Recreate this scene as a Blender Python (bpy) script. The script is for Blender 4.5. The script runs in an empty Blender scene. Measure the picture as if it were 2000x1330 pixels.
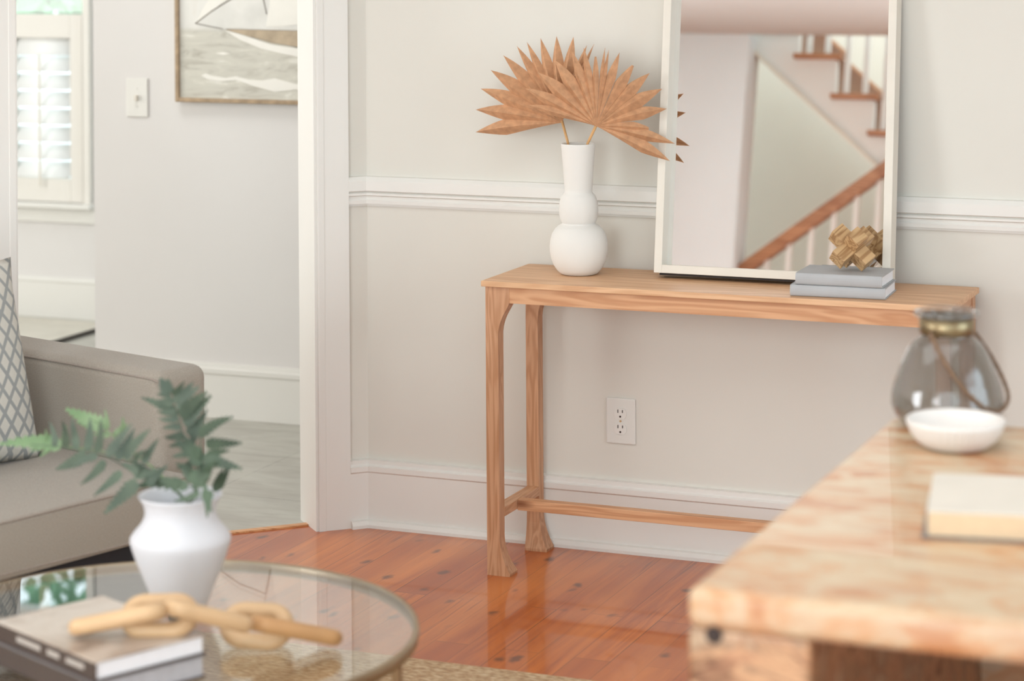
import bpy, bmesh, math, random
from mathutils import Vector, Matrix, Euler

# ------------------------------------------------------------------ camera, world, lights, exposure
scene = bpy.context.scene
COL = scene.collection
PI = math.pi
F_PX, YAW, ROLL, OY = 4585.0, -PI / 8, -0.0068, -805.0
CAM = Vector((2.744, -5.605, 1.58))
FWD = Vector((math.sin(YAW), math.cos(YAW), 0.0))
_r0 = Vector((math.cos(YAW), -math.sin(YAW), 0.0))
_up = Vector((0, 0, 1))
RIGHT = _r0 * math.cos(ROLL) + _up * math.sin(ROLL)
UP = RIGHT.cross(FWD)

cd = bpy.data.cameras.new('camera')
cam = bpy.data.objects.new('camera', cd)
COL.objects.link(cam)
cam.matrix_world = Matrix(((RIGHT.x, UP.x, -FWD.x, CAM.x), (RIGHT.y, UP.y, -FWD.y, CAM.y), (RIGHT.z, UP.z, -FWD.z, CAM.z), (0, 0, 0, 1)))
cd.sensor_width = 36.0
cd.sensor_fit = 'HORIZONTAL'
cd.lens = F_PX / 2000 * 36
cd.shift_y = OY / 2000
cd.clip_start = 0.1
cd.dof.use_dof = True
cd.dof.focus_distance = 5.75
cd.dof.aperture_fstop = 3.0
scene.camera = cam

scene.view_settings.view_transform = 'Standard'
scene.view_settings.look = 'None'
scene.view_settings.gamma = 1.0
scene.view_settings.exposure = 0.58
scene.view_settings.use_curve_mapping = False
scene.cycles.use_denoising = True
scene.cycles.caustics_reflective = True
scene.cycles.caustics_refractive = False
scene.cycles.sample_clamp_indirect = 6.0
scene.cycles.max_bounces = 10
scene.cycles.transparent_max_bounces = 16

world = bpy.data.worlds.new('sky')
scene.world = world
world.use_nodes = True
world.node_tree.nodes['Background'].inputs[0].default_value = (0.80, 0.94, 0.99, 1)
world.node_tree.nodes['Background'].inputs[1].default_value = 1.9


def area(name, loc, target, size, power, color, size_y=None):
    l = bpy.data.lights.new(name, 'AREA')
    l.shape = 'RECTANGLE'
    l.size = size
    l.size_y = size_y or size
    l.energy = power
    l.color = color
    o = bpy.data.objects.new(name, l)
    COL.objects.link(o)
    o.location = loc
    o.rotation_euler = (Vector(target) - Vector(loc)).to_track_quat('-Z', 'Y').to_euler()
    return o


area('window_daylight_right', (4.85, -2.3, 1.35), (0.3, -1.2, 0.7), 2.0, 15, (0.66, 0.84, 1.0), 2.0)
area('window_daylight_left', (-2.9, -4.9, 1.35), (0.8, 0, 0.2), 2.0, 92, (0.92, 0.975, 1.0), 2.0)
area('window_daylight_behind', (1.15, -6.05, 1.0), (0.3, 0, 0.3), 1.6, 42, (0.92, 0.98, 1.0), 1.9)
area('ceiling_fixture_light', (1.2, -2.7, 2.66), (1.2, -2.701, 0), 3.2, 25, (0.93, 0.975, 0.98), 2.2)
area('hall_fill_light', (-4.7, -1.0, 1.5), (-0.5, 0.3, 1.1), 2.0, 60, (1.0, 0.985, 0.94), 1.7)  # unseen panel added to brighten jamb and hall wall; no window there
area('hall_ceiling_light', (-1.2, 0.2, 2.66), (-1.0, 0.7, 0.0), 0.8, 12, (0.96, 0.985, 0.99))
area('back_hall_daylight', (-2.7, 1.5, 2.64), (-2.7, 2.3, 0.4), 0.9, 9, (0.96, 0.98, 1.0))
area('stairwell_daylight', (0.2, -6.85, 4.3), (-0.4, -6.6, 1.0), 1.2, 11, (0.97, 0.98, 0.96))
area('stair_hall_light', (-0.8, -4.6, 2.66), (-0.8, -6.2, 1.2), 1.0, 9, (0.84, 0.97, 1.0))


def ray(px, py):
    return FWD * F_PX + RIGHT * (px - 1000) - UP * (py - (665 + OY))


def on_y(px, py, Y=0.0):
    """point of the plane y=Y seen at a photo pixel"""
    d = ray(px, py)
    return CAM + d * ((Y - CAM.y) / d.y)


def on_z(px, py, Z=0.0):
    d = ray(px, py)
    return CAM + d * ((Z - CAM.z) / d.z)


# ------------------------------------------------------------------ materials
def lin(c):
    return tuple(((v / 255) / 12.92 if v / 255 <= 0.04045 else ((v / 255 + 0.055) / 1.055) ** 2.4) for v in c) + (1.0,)


class NT:
    def __init__(self, name):
        self.m = bpy.data.materials.new(name)
        self.m.use_nodes = True
        self.t = self.m.node_tree
        self.b = self.t.nodes['Principled BSDF']

    def n(self, typ, **kw):
        nd = self.t.nodes.new(typ)
        for k, v in kw.items():
            if hasattr(nd, k):
                setattr(nd, k, v)
        return nd

    def l(self, a, b):
        self.t.links.new(a, b)

    def coords(self, scale=(1, 1, 1), rot=(0, 0, 0), loc=(0, 0, 0)):
        tc = self.n('ShaderNodeTexCoord')
        mp = self.n('ShaderNodeMapping')
        mp.inputs['Scale'].default_value = scale
        mp.inputs['Rotation'].default_value = rot
        mp.inputs['Location'].default_value = loc
        self.l(tc.outputs['Object'], mp.inputs['Vector'])
        return mp.outputs['Vector']

    def noise(self, vec, scale, detail=4, rough=0.5, dist=0.0):
        nd = self.n('ShaderNodeTexNoise')
        nd.inputs['Scale'].default_value = scale
        nd.inputs['Detail'].default_value = detail
        nd.inputs['Roughness'].default_value = rough
        nd.inputs['Distortion'].default_value = dist
        self.l(vec, nd.inputs['Vector'])
        return nd.outputs['Fac']

    def ramp(self, fac, stops):
        r = self.n('ShaderNodeValToRGB')
        e = r.color_ramp.elements
        while len(e) < len(stops):
            e.new(0.5)
        for i, (p, c) in enumerate(stops):
            e[i].position = p
            e[i].color = c if len(c) == 4 else lin(c)
        self.l(fac, r.inputs['Fac'])
        return r.outputs['Color']

    def mix(self, fac, a, b, mode='MIX'):
        m = self.n('ShaderNodeMix', data_type='RGBA', blend_type=mode)
        if isinstance(fac, (int, float)):
            m.inputs[0].default_value = fac
        else:
            self.l(fac, m.inputs[0])
        for i, v in ((6, a), (7, b)):
            if isinstance(v, tuple):
                m.inputs[i].default_value = v
            else:
                self.l(v, m.inputs[i])
        return m.outputs[2]

    def math(self, op, a, b=None, c=None):
        m = self.n('ShaderNodeMath', operation=op)
        for i, v in enumerate((a, b, c)):
            if v is None:
                continue
            if isinstance(v, (int, float)):
                m.inputs[i].default_value = v
            else:
                self.l(v, m.inputs[i])
        return m.outputs[0]

    def bump(self, h, strength=0.2, dist=0.005):
        b = self.n('ShaderNodeBump')
        b.inputs['Strength'].default_value = strength
        b.inputs['Distance'].default_value = dist
        self.l(h, b.inputs['Height'])
        self.l(b.outputs['Normal'], self.b.inputs['Normal'])

    def base(self, c):
        if isinstance(c, tuple):
            self.b.inputs['Base Color'].default_value = c
        else:
            self.l(c, self.b.inputs['Base Color'])

    def set(self, **kw):
        for k, v in kw.items():
            self.b.inputs[k.replace('_', ' ')].default_value = v


def plain(name, c, rough=0.6, var=0.03, scale=6.0, bump=0.0, bscale=80, spec=0.5, metal=0.0):
    n = NT(name)
    v = n.coords()
    f = n.noise(v, scale, 3)
    c0 = lin(c)
    lo = tuple(x * (1 - var) for x in c0[:3]) + (1,)
    hi = tuple(min(1, x * (1 + var)) for x in c0[:3]) + (1,)
    n.base(n.ramp(f, [(0.3, lo), (0.7, hi)]))
    n.set(Roughness=rough, Metallic=metal)
    n.b.inputs['Specular IOR Level'].default_value = spec
    if bump:
        n.bump(n.noise(v, bscale, 4), bump, 0.002)
    return n.m


def wood(name, axis, light, dark, knot=None, scale=1.0, rough=0.55, coat=0.0, ring=14.0):
    """grain running along the given axis"""
    n = NT(name)
    s = [7.0, 7.0, 7.0]
    s[axis] = 0.7
    v = n.coords(tuple(x * scale for x in s))
    warp = n.noise(v, 1.2, 3, 0.5, 0.6)
    g = n.math('SINE', n.math('MULTIPLY', warp, ring * 5))
    g = n.math('MULTIPLY_ADD', g, 0.5, 0.5)
    s2 = [160.0, 160.0, 160.0]
    s2[axis] = 5.0
    fine = n.noise(n.coords(tuple(s2)), 1.0, 3)
    g2 = n.math('MULTIPLY_ADD', fine, 0.5, n.math('MULTIPLY', g, 0.5))
    col = n.ramp(g2, [(0.25, dark), (0.55, light), (0.8, tuple(min(255, c + 8) for c in light))])
    if knot:
        vo = n.n('ShaderNodeTexVoronoi')
        ks = [9.0, 9.0, 9.0]
        ks[axis] = 3.0
        n.l(n.coords(tuple(ks)), vo.inputs['Vector'])
        vo.inputs['Scale'].default_value = 1.0
        k = n.ramp(vo.outputs['Distance'], [(0.04, (1, 1, 1, 1)), (0.13, (0, 0, 0, 1))])
        col = n.mix(k, col, lin(knot))
    n.base(col)
    n.set(Roughness=rough)
    n.b.inputs['Coat Weight'].default_value = coat
    n.bump(fine, 0.15, 0.001)
    return n.m


def arch_glass(name, tint, gloss=(1, 1, 1, 1), ior=1.5, rough=0.0, body=None, bodyfac=0.0, bump=None):
    """thin pane or blown glass wall: transmits straight through, mirrors by Fresnel"""
    m = bpy.data.materials.new(name)
    m.use_nodes = True
    t = m.node_tree
    t.nodes.clear()
    out = t.nodes.new('ShaderNodeOutputMaterial')
    tr = t.nodes.new('ShaderNodeBsdfTransparent')
    tr.inputs[0].default_value = tint
    gl = t.nodes.new('ShaderNodeBsdfGlossy')
    gl.inputs['Color'].default_value = gloss
    gl.inputs['Roughness'].default_value = rough
    fr = t.nodes.new('ShaderNodeFresnel')
    ge = t.nodes.new('ShaderNodeNewGeometry')     # same Fresnel share on both sides of the pane
    mr = t.nodes.new('ShaderNodeMapRange')
    mr.inputs['To Min'].default_value = ior
    mr.inputs['To Max'].default_value = 1.0 / ior
    t.links.new(ge.outputs['Backfacing'], mr.inputs['Value'])
    t.links.new(mr.outputs[0], fr.inputs['IOR'])
    mx = t.nodes.new('ShaderNodeMixShader')
    t.links.new(fr.outputs[0], mx.inputs[0])
    if body:
        df = t.nodes.new('ShaderNodeBsdfDiffuse')
        df.inputs[0].default_value = body
        m2 = t.nodes.new('ShaderNodeMixShader')
        m2.inputs[0].default_value = bodyfac
        t.links.new(tr.outputs[0], m2.inputs[1])
        t.links.new(df.outputs[0], m2.inputs[2])
        t.links.new(m2.outputs[0], mx.inputs[1])
    else:
        t.links.new(tr.outputs[0], mx.inputs[1])
    t.links.new(gl.outputs[0], mx.inputs[2])
    if bump:
        tc = t.nodes.new('ShaderNodeTexCoord')
        vo = t.nodes.new('ShaderNodeTexVoronoi')
        vo.inputs['Scale'].default_value = bump
        b = t.nodes.new('ShaderNodeBump')
        b.inputs['Strength'].default_value = 0.35
        b.inputs['Distance'].default_value = 0.002
        t.links.new(tc.outputs['Object'], vo.inputs['Vector'])
        t.links.new(vo.outputs['Distance'], b.inputs['Height'])
        t.links.new(b.outputs[0], gl.inputs['Normal'])
        t.links.new(b.outputs[0], fr.inputs['Normal'])
    t.links.new(mx.outputs[0], out.inputs[0])
    return m


def floor_wood():
    n = NT('glossy_pine_boards')
    v = n.coords((1, 1, 1), (0, 0, PI / 2))
    br = n.n('ShaderNodeTexBrick')
    br.offset = 0.37
    br.inputs['Color1'].default_value = lin((202, 110, 42))
    br.inputs['Color2'].default_value = lin((168, 80, 28))
    br.inputs['Mortar'].default_value = lin((96, 42, 18))
    br.inputs['Scale'].default_value = 1.0
    br.inputs['Mortar Size'].default_value = 0.0013
    br.inputs['Mortar Smooth'].default_value = 0.3
    br.inputs['Brick Width'].default_value = 0.86
    br.inputs['Row Height'].default_value = 0.083
    n.l(v, br.inputs['Vector'])
    grain = n.noise(n.coords((28, 1.6, 1)), 1.3, 5, 0.6, 0.8)
    c = n.mix(n.ramp(grain, [(0.36, (1, 1, 1, 1)), (0.62, (0, 0, 0, 1))]), br.outputs['Color'], lin((164, 78, 30)))
    # patches of paler and darker heartwood
    big = n.noise(n.coords((5, 1.2, 1)), 1.0, 2)
    c = n.mix(n.math('MULTIPLY', n.ramp(big, [(0.45, (0, 0, 0, 1)), (0.7, (1, 1, 1, 1))]), 0.55), c, lin((224, 138, 72)))
    # knots and dark streaks
    vo = n.n('ShaderNodeTexVoronoi')
    vo.inputs['Scale'].default_value = 1.0
    nv = n.n('ShaderNodeTexNoise')
    nv.inputs['Scale'].default_value = 18
    nv.inputs['Detail'].default_value = 3
    tc = n.coords((11, 6.5, 1))
    add = n.n('ShaderNodeVectorMath', operation='MULTIPLY_ADD')
    n.l(n.coords(), nv.inputs['Vector'])
    n.l(nv.outputs['Color'], add.inputs[0])
    add.inputs[1].default_value = (0.35, 0.35, 0)
    n.l(tc, add.inputs[2])
    n.l(add.outputs[0], vo.inputs['Vector'])
    k = n.ramp(vo.outputs['Distance'], [(0.07, (1, 1, 1, 1)), (0.17, (0, 0, 0, 1))])
    pick = n.ramp(n.noise(n.coords((3.1, 2.3, 1)), 2.4, 1), [(0.34, (0, 0, 0, 1)), (0.42, (1, 1, 1, 1))])
    km = n.mix(1.0, k, pick, 'MULTIPLY')
    c = n.mix(n.math('MULTIPLY', km, 0.8), c, lin((84, 44, 34)))
    st = n.noise(n.coords((40, 1.1, 1)), 1.0, 4, 0.6, 1.5)
    c = n.mix(n.math('MULTIPLY', n.ramp(st, [(0.62, (0, 0, 0, 1)), (0.73, (1, 1, 1, 1))]), 0.6), c, lin((112, 54, 36)))
    n.base(c)
    n.set(Roughness=0.28)
    n.b.inputs['Specular IOR Level'].default_value = 0.2
    n.b.inputs['Coat Weight'].default_value = 0.55
    n.b.inputs['Coat Roughness'].default_value = 0.05
    n.b.inputs['Coat IOR'].default_value = 1.5
    n.bump(n.noise(n.coords((6, 2, 1)), 1.5, 2), 0.02, 0.01)
    return n.m


def floor_tile():
    n = NT('grey_slate_tile')
    v = n.coords((1, 1, 1), (0, 0, 0), (0.58 + 0.46 * 20, -0.165 + 0.46 * 20, 0))
    br = n.n('ShaderNodeTexBrick')
    br.offset = 0.0
    br.inputs['Color1'].default_value = lin((178, 173, 163))
    br.inputs['Color2'].default_value = lin((166, 162, 153))
    br.inputs['Mortar'].default_value = lin((138, 133, 125))
    br.inputs['Scale'].default_value = 1.0
    br.inputs['Mortar Size'].default_value = 0.003
    br.inputs['Brick Width'].default_value = 0.46
    br.inputs['Row Height'].default_value = 0.46
    n.l(v, br.inputs['Vector'])
    f = n.noise(n.coords((1.0, 3.0, 1)), 3.0, 6, 0.65, 0.8)
    c = n.mix(n.ramp(f, [(0.35, (0, 0, 0, 1)), (0.7, (1, 1, 1, 1))]), br.outputs['Color'], lin((192, 190, 180)))
    c = n.mix(n.math('MULTIPLY', n.ramp(n.noise(n.coords((2, 7, 1)), 4, 5), [(0.5, (0, 0, 0, 1)), (0.72, (1, 1, 1, 1))]), 0.4), c, lin((148, 142, 130)))
    n.base(c)
    n.set(Roughness=0.35)
    n.bump(f, 0.1, 0.004)
    return n.m


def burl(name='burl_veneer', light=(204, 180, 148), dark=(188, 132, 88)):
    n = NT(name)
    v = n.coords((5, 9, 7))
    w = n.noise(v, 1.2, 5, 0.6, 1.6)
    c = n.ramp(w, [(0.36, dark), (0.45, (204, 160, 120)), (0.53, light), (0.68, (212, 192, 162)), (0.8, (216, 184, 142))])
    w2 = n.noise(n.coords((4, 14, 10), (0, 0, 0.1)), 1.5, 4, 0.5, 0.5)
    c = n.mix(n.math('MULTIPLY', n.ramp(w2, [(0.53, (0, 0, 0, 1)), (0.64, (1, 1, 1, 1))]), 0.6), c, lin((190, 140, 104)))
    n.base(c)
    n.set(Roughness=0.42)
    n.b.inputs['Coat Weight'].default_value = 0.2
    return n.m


def fabric(name, c, scale=900):
    n = NT(name)
    v = n.coords()
    f = n.noise(v, 420, 2)
    g = n.noise(v, 5, 3)
    c0 = lin(c)
    col = n.ramp(f, [(0.3, tuple(x * .86 for x in c0[:3]) + (1,)), (0.7, tuple(min(1, x * 1.12) for x in c0[:3]) + (1,))])
    col = n.mix(n.math('MULTIPLY', g, 0.15), col, tuple(x * 0.8 for x in c0[:3]) + (1,))
    n.base(col)
    n.set(Roughness=0.95)
    n.b.inputs['Sheen Weight'].default_value = 0.2
    n.b.inputs['Specular IOR Level'].default_value = 0.1
    n.bump(f, 0.4, 0.002)
    return n.m


def pillow_mat():
    n = NT('diamond_lattice_cloth')
    tc = n.n('ShaderNodeTexCoord')
    nz = n.n('ShaderNodeTexNoise')
    nz.inputs['Scale'].default_value = 9
    n.l(tc.outputs['Object'], nz.inputs['Vector'])
    ad = n.n('ShaderNodeVectorMath', operation='MULTIPLY_ADD')
    n.l(nz.outputs['Color'], ad.inputs[0])
    ad.inputs[1].default_value = (0.012, 0.012, 0.012)
    n.l(tc.outputs['Object'], ad.inputs[2])
    sp = n.n('ShaderNodeSeparateXYZ')
    n.l(ad.outputs[0], sp.inputs[0])
    a = n.math('MULTIPLY', sp.outputs['X'], 25.0)
    b = n.math('MULTIPLY', sp.outputs['Z'], 18.5)

    def line(s):
        f = n.math('FRACT', s)
        d = n.math('ABSOLUTE', n.math('SUBTRACT', f, 0.5))
        return n.math('GREATER_THAN', d, 0.36)
    l1 = line(n.math('ADD', a, b))
    l2 = line(n.math('SUBTRACT', a, b))
    l = n.math('MAXIMUM', l1, l2)
    c = n.mix(l, lin((205, 201, 192)), lin((146, 149, 149)))
    fz = n.noise(n.coords(), 300, 2)
    c = n.mix(n.math('MULTIPLY', fz, 0.3), c, lin((172, 168, 160)))
    n.base(c)
    n.set(Roughness=0.95)
    n.bump(fz, 0.4, 0.002)
    return n.m


def jute():
    n = NT('woven_jute')
    f = n.noise(n.coords((60, 160, 60)), 1.0, 3)
    g = n.noise(n.coords((8, 30, 8)), 1.0, 4)
    c = n.ramp(f, [(0.3, (142, 106, 74)), (0.5, (192, 162, 126)), (0.7, (222, 200, 168))])
    c = n.mix(n.math('MULTIPLY', g, 0.5), c, lin((168, 134, 100)))
    n.base(c)
    n.set(Roughness=0.95)
    n.bump(f, 0.8, 0.01)
    return n.m


def canvas_mat():
    n = NT('painted_canvas')
    tc = n.n('ShaderNodeTexCoord')
    sp = n.n('ShaderNodeSeparateXYZ')
    n.l(tc.outputs['Object'], sp.inputs[0])
    nz = n.noise(n.coords((5, 1, 9)), 1.4, 4, 0.6, 0.8)
    sky = n.ramp(n.noise(n.coords((6, 1, 5)), 1.5, 4), [(0.3, (206, 204, 198)), (0.6, (224, 221, 215)), (0.8, (214, 208, 198))])
    sea = n.ramp(n.noise(n.coords((7, 1, 34)), 1.2, 4, 0.6, 1.0), [(0.3, (176, 170, 158)), (0.45, (198, 194, 183)), (0.6, (206, 202, 190)), (0.72, (228, 225, 217))])
    z = n.math('ADD', sp.outputs['Z'], n.math('MULTIPLY', nz, 0.02))
    f = n.ramp(n.math('MULTIPLY_ADD', z, 10.0, -1.95), [(0.45, (0, 0, 0, 1)), (0.6, (1, 1, 1, 1))])
    n.base(n.mix(f, sea, sky))
    n.set(Roughness=0.7)
    n.bump(nz, 0.4, 0.004)
    return n.m


def bark_gold():
    return plain('weathered_gilt_frame', (164, 140, 112), 0.5, 0.25, 30, 0.2, 60)


M = {}
M['wall'] = plain('warm_white_paint', (217, 213, 204), 0.85, 0.012, 3, 0.05, 160, 0.2)
M['hallwall'] = plain('pale_grey_paint', (219, 215, 212), 0.85, 0.012, 3, 0.05, 160, 0.2)
M['trim'] = plain('white_trim_paint', (225, 222, 216), 0.5, 0.01, 3, 0.0, 80, 0.35)
M['coolpaint'] = plain('cool_white_paint', (224, 229, 230), 0.7, 0.01)
M['ceiling'] = plain('ceiling_paint', (200, 202, 200), 0.9, 0.01)
M['pine'] = floor_wood()
M['tile'] = floor_tile()
M['tx'] = wood('fir_grain_long', 0, (206, 156, 116), (192, 138, 98), (132, 82, 52), 1.6, 0.5)
M['tz'] = wood('fir_grain_upright', 2, (194, 146, 110), (180, 130, 93), None, 2.2, 0.5)
M['ty'] = wood('fir_grain_cross', 1, (198, 150, 114), (184, 135, 97), None, 2.2, 0.5)
M['top'] = wood('fir_table_top', 0, (216, 172, 132), (206, 158, 118), None, 1.2, 0.45)
M['bisque'] = plain('matte_white_ceramic', (224, 220, 214), 0.75, 0.015, 8, 0.12, 40, 0.3)
M['coolwhite'] = plain('chalk_white_ceramic', (214, 214, 218), 0.8, 0.01, 8, 0.08, 40, 0.3)
M['palm'] = plain('dried_palm', (194, 148, 112), 0.75, 0.16, 60, 0.1, 150, 0.2)
M['palmstem'] = plain('dried_palm_stem', (198, 152, 100), 0.7, 0.1, 30)
M['frame'] = plain('whitewashed_wood', (222, 215, 203), 0.6, 0.03, 12, 0.08, 60)
n_ = NT('mirror_silver')
n_.base((0.93, 0.93, 0.92, 1))
n_.set(Metallic=1.0, Roughness=0.0)
M['mirror'] = n_.m
M['dark'] = plain('dark_backing', (52, 44, 40), 0.8)
M['greybook'] = plain('grey_book_cloth', (176, 176, 177), 0.75, 0.03, 20, 0.15, 300, 0.2)
M['pages'] = plain('white_page_block', (236, 236, 240), 0.9, 0.02, 60)
M['greypages'] = plain('grey_page_block', (176, 174, 178), 0.9, 0.06, 60)
M['cream'] = plain('cream_page_block', (226, 200, 166), 0.9, 0.03, 60)
M['burr'] = wood('mango_wood', 2, (190, 155, 112), (156, 118, 78), None, 2.0, 0.55)
M['plate'] = plain('white_plastic', (222, 220, 214), 0.35, 0.01, 5, 0, 80, 0.5)
M['slot'] = plain('dark_slot', (48, 34, 28), 0.6)
M['sofa'] = fabric('taupe_linen', (158, 149, 138))
M['sofaseam'] = fabric('taupe_piping', (150, 138, 128))
M['under'] = plain('base_shade_black', (50, 48, 52), 0.9)  # near-black puts the shade below the seat cushion into the base colour
M['pillow'] = pillow_mat()
M['jute'] = jute()
M['brass'] = plain('aged_brass', (158, 138, 112), 0.35, 0.08, 12, 0.05, 60, 0.5, 0.85)
M['glass'] = arch_glass('clear_table_glass', (0.95, 0.97, 0.96, 1), (1, 1, 1, 1), 1.62)
M['glassedge'] = plain('greenish_glass_edge', (150, 165, 155), 0.2, 0.02)
M['chain'] = plain('turned_beech', (206, 172, 132), 0.5, 0.07, 14, 0.08, 60)
M['chaindark'] = plain('toned_beech', (184, 140, 94), 0.5, 0.07, 14, 0.08, 60)
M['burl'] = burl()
M['burlside'] = burl('burl_veneer_shaded', (150, 116, 86), (112, 72, 44))  # darker copy of the burl; the upright panels' weaker light is in the colour
M['smoke'] = arch_glass('smoked_hammered_glass', (0.84, 0.82, 0.79, 1), (0.95, 0.97, 1, 1), 1.6, 0.05, (0.27, 0.25, 0.225, 1), 0.2, 55)
M['collar'] = plain('antique_brass_collar', (150, 134, 104), 0.38, 0.1, 20, 0, 60, 0.5, 0.9)
M['rope'] = plain('braided_brown_cord', (116, 90, 68), 0.8, 0.15, 120, 0.3, 200)
M['marble'] = plain('white_marble', (234, 229, 224), 0.35, 0.02, 10)
M['shutter'] = plain('shutter_paint', (226, 221, 213), 0.6, 0.01)
M['louver'] = plain('white_louver_paint', (236, 236, 234), 0.6, 0.01)
M['pane'] = arch_glass('window_pane', (0.97, 0.98, 0.98, 1))
M['canvas'] = canvas_mat()
M['gilt'] = bark_gold()
M['sail'] = plain('off_white_oil_paint', (232, 228, 220), 0.6, 0.03, 12, 0.3, 30)
M['hull'] = plain('brown_oil_paint', (176, 158, 134), 0.6, 0.16, 22, 0.3, 40)
M['line'] = plain('grey_oil_paint', (132, 122, 112), 0.6, 0.1, 20)
M['rugpale'] = plain('pale_wool', (212, 206, 194), 0.95, 0.05, 12, 0.3, 200, 0.1)
M['rugdark'] = plain('charcoal_binding', (70, 64, 58), 0.9)
M['stairwood'] = wood('stair_oak', 0, (178, 124, 84), (152, 98, 62), None, 1.0, 0.4)
M['stairwall'] = plain('stair_wall_paint', (222, 214, 200), 0.85, 0.01)
M['leaf'] = plain('green_leaf', (92, 140, 100), 0.5, 0.35, 3)
M['barkm'] = plain('grey_bark', (110, 98, 86), 0.9, 0.2, 10)


def fern_mat(name, a, b):
    n = NT(name)
    f = n.noise(n.coords(), 14, 2)
    n.base(n.ramp(f, [(0.35, a), (0.65, b)]))
    n.set(Roughness=0.55)
    n.b.inputs['Subsurface Weight'].default_value = 0.0
    return n.m


M['fern'] = fern_mat('fern_green', (62, 78, 64), (88, 104, 86))
M['fernlight'] = fern_mat('young_fern_green', (104, 132, 92), (132, 156, 118))
M['ferndark'] = fern_mat('deep_fern_green', (50, 66, 52), (78, 98, 76))


def cover_mat():
    n = NT('photo_book_cover')
    f = n.noise(n.coords((6, 6, 6)), 1.2, 5, 0.6, 0.8)
    n.base(n.ramp(f, [(0.3, (118, 96, 84)), (0.42, (176, 160, 146)), (0.6, (204, 192, 180)), (0.8, (186, 172, 158))]))
    n.set(Roughness=0.3)
    return n.m


M['cover'] = cover_mat()
M['spine'] = plain('dark_brown_spine', (74, 62, 56), 0.4, 0.05, 12)
M['spinegrey'] = plain('grey_cover', (120, 116, 116), 0.4, 0.05, 12)
M['spinetext'] = plain('pale_spine_print', (176, 168, 160), 0.5)


# ------------------------------------------------------------------ mesh helpers
def obj(name, bm, mat, parent=None, smooth=False, loc=None):
    me = bpy.data.meshes.new(name)
    bmesh.ops.recalc_face_normals(bm, faces=bm.faces)
    bm.to_mesh(me)
    bm.free()
    if smooth:
        for p in me.polygons:
            p.use_smooth = True
    o = bpy.data.objects.new(name, me)
    COL.objects.link(o)
    if mat:
        me.materials.append(mat)
    if parent:
        o.parent = parent
    if loc is not None:
        o.location = loc
    return o


def tag(o, label, cat, group=None, kind=None):
    o['label'] = label
    o['category'] = cat
    if group:
        o['group'] = group
    if kind:
        o['kind'] = kind
    return o


def thing(name, label, cat, loc=(0, 0, 0), rz=0.0, group=None):
    o = bpy.data.objects.new(name, None)
    COL.objects.link(o)
    o.location = loc
    o.rotation_euler = (0, 0, rz)
    o.empty_display_size = 0.05
    return tag(o, label, cat, group)


def struct(name, bm, mat, smooth=False):
    o = obj(name, bm, mat, None, smooth)
    o['kind'] = 'structure'
    return o


def box(bm, lo, hi, bevel=0.0, seg=2):
    lo, hi = Vector(lo), Vector(hi)
    r = bmesh.ops.create_cube(bm, size=1.0)
    vs = r['verts']
    for v in vs:
        v.co = Vector(((lo.x + hi.x) / 2 + v.co.x * (hi.x - lo.x), (lo.y + hi.y) / 2 + v.co.y * (hi.y - lo.y), (lo.z + hi.z) / 2 + v.co.z * (hi.z - lo.z)))
    if bevel:
        es = list({e for v in vs for e in v.link_edges})
        bmesh.ops.bevel(bm, geom=es, offset=bevel, segments=seg, profile=0.5, affect='EDGES')
    return bm


def B(lo, hi, bevel=0.0, seg=2):
    return box(bmesh.new(), lo, hi, bevel, seg)


def lathe(prof, seg=64, closed=False, c=(0, 0, 0), bm=None, flute=None):
    bm = bm or bmesh.new()
    rings = []
    for k, (r, z) in enumerate(prof):
        ring = []
        for i in range(seg):
            a = 2 * PI * i / seg
            rr = r
            if flute and flute[k]:
                rr = r * (1 + flute[k] * (math.cos(a * seg / 4) - 1) * 0.5)
            ring.append(bm.verts.new((c[0] + rr * math.cos(a), c[1] + rr * math.sin(a), c[2] + z)))
        rings.append(ring)
    n = len(rings)
    for k in range(n if closed else n - 1):
        a, b = rings[k], rings[(k + 1) % n]
        for i in range(seg):
            j = (i + 1) % seg
            bm.faces.new((a[i], a[j], b[j], b[i]))
    if not closed:
        if prof[0][0] > 1e-4:
            bm.faces.new(list(reversed(rings[0])))
        if prof[-1][0] > 1e-4:
            bm.faces.new(rings[-1])
    return bm


def smooth_profile(pts, n=6):
    """Catmull-Rom through (r, z) points"""
    out = []
    P = [pts[0]] + list(pts) + [pts[-1]]
    for i in range(1, len(P) - 2):
        p0, p1, p2, p3 = [Vector(p) for p in P[i - 1:i + 3]]
        for k in range(n):
            t = k / n
            out.append(0.5 * ((2 * p1) + (-p0 + p2) * t + (2 * p0 - 5 * p1 + 4 * p2 - p3) * t * t + (-p0 + 3 * p1 - 3 * p2 + p3) * t ** 3))
    out.append(Vector(pts[-1]))
    return out


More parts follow.
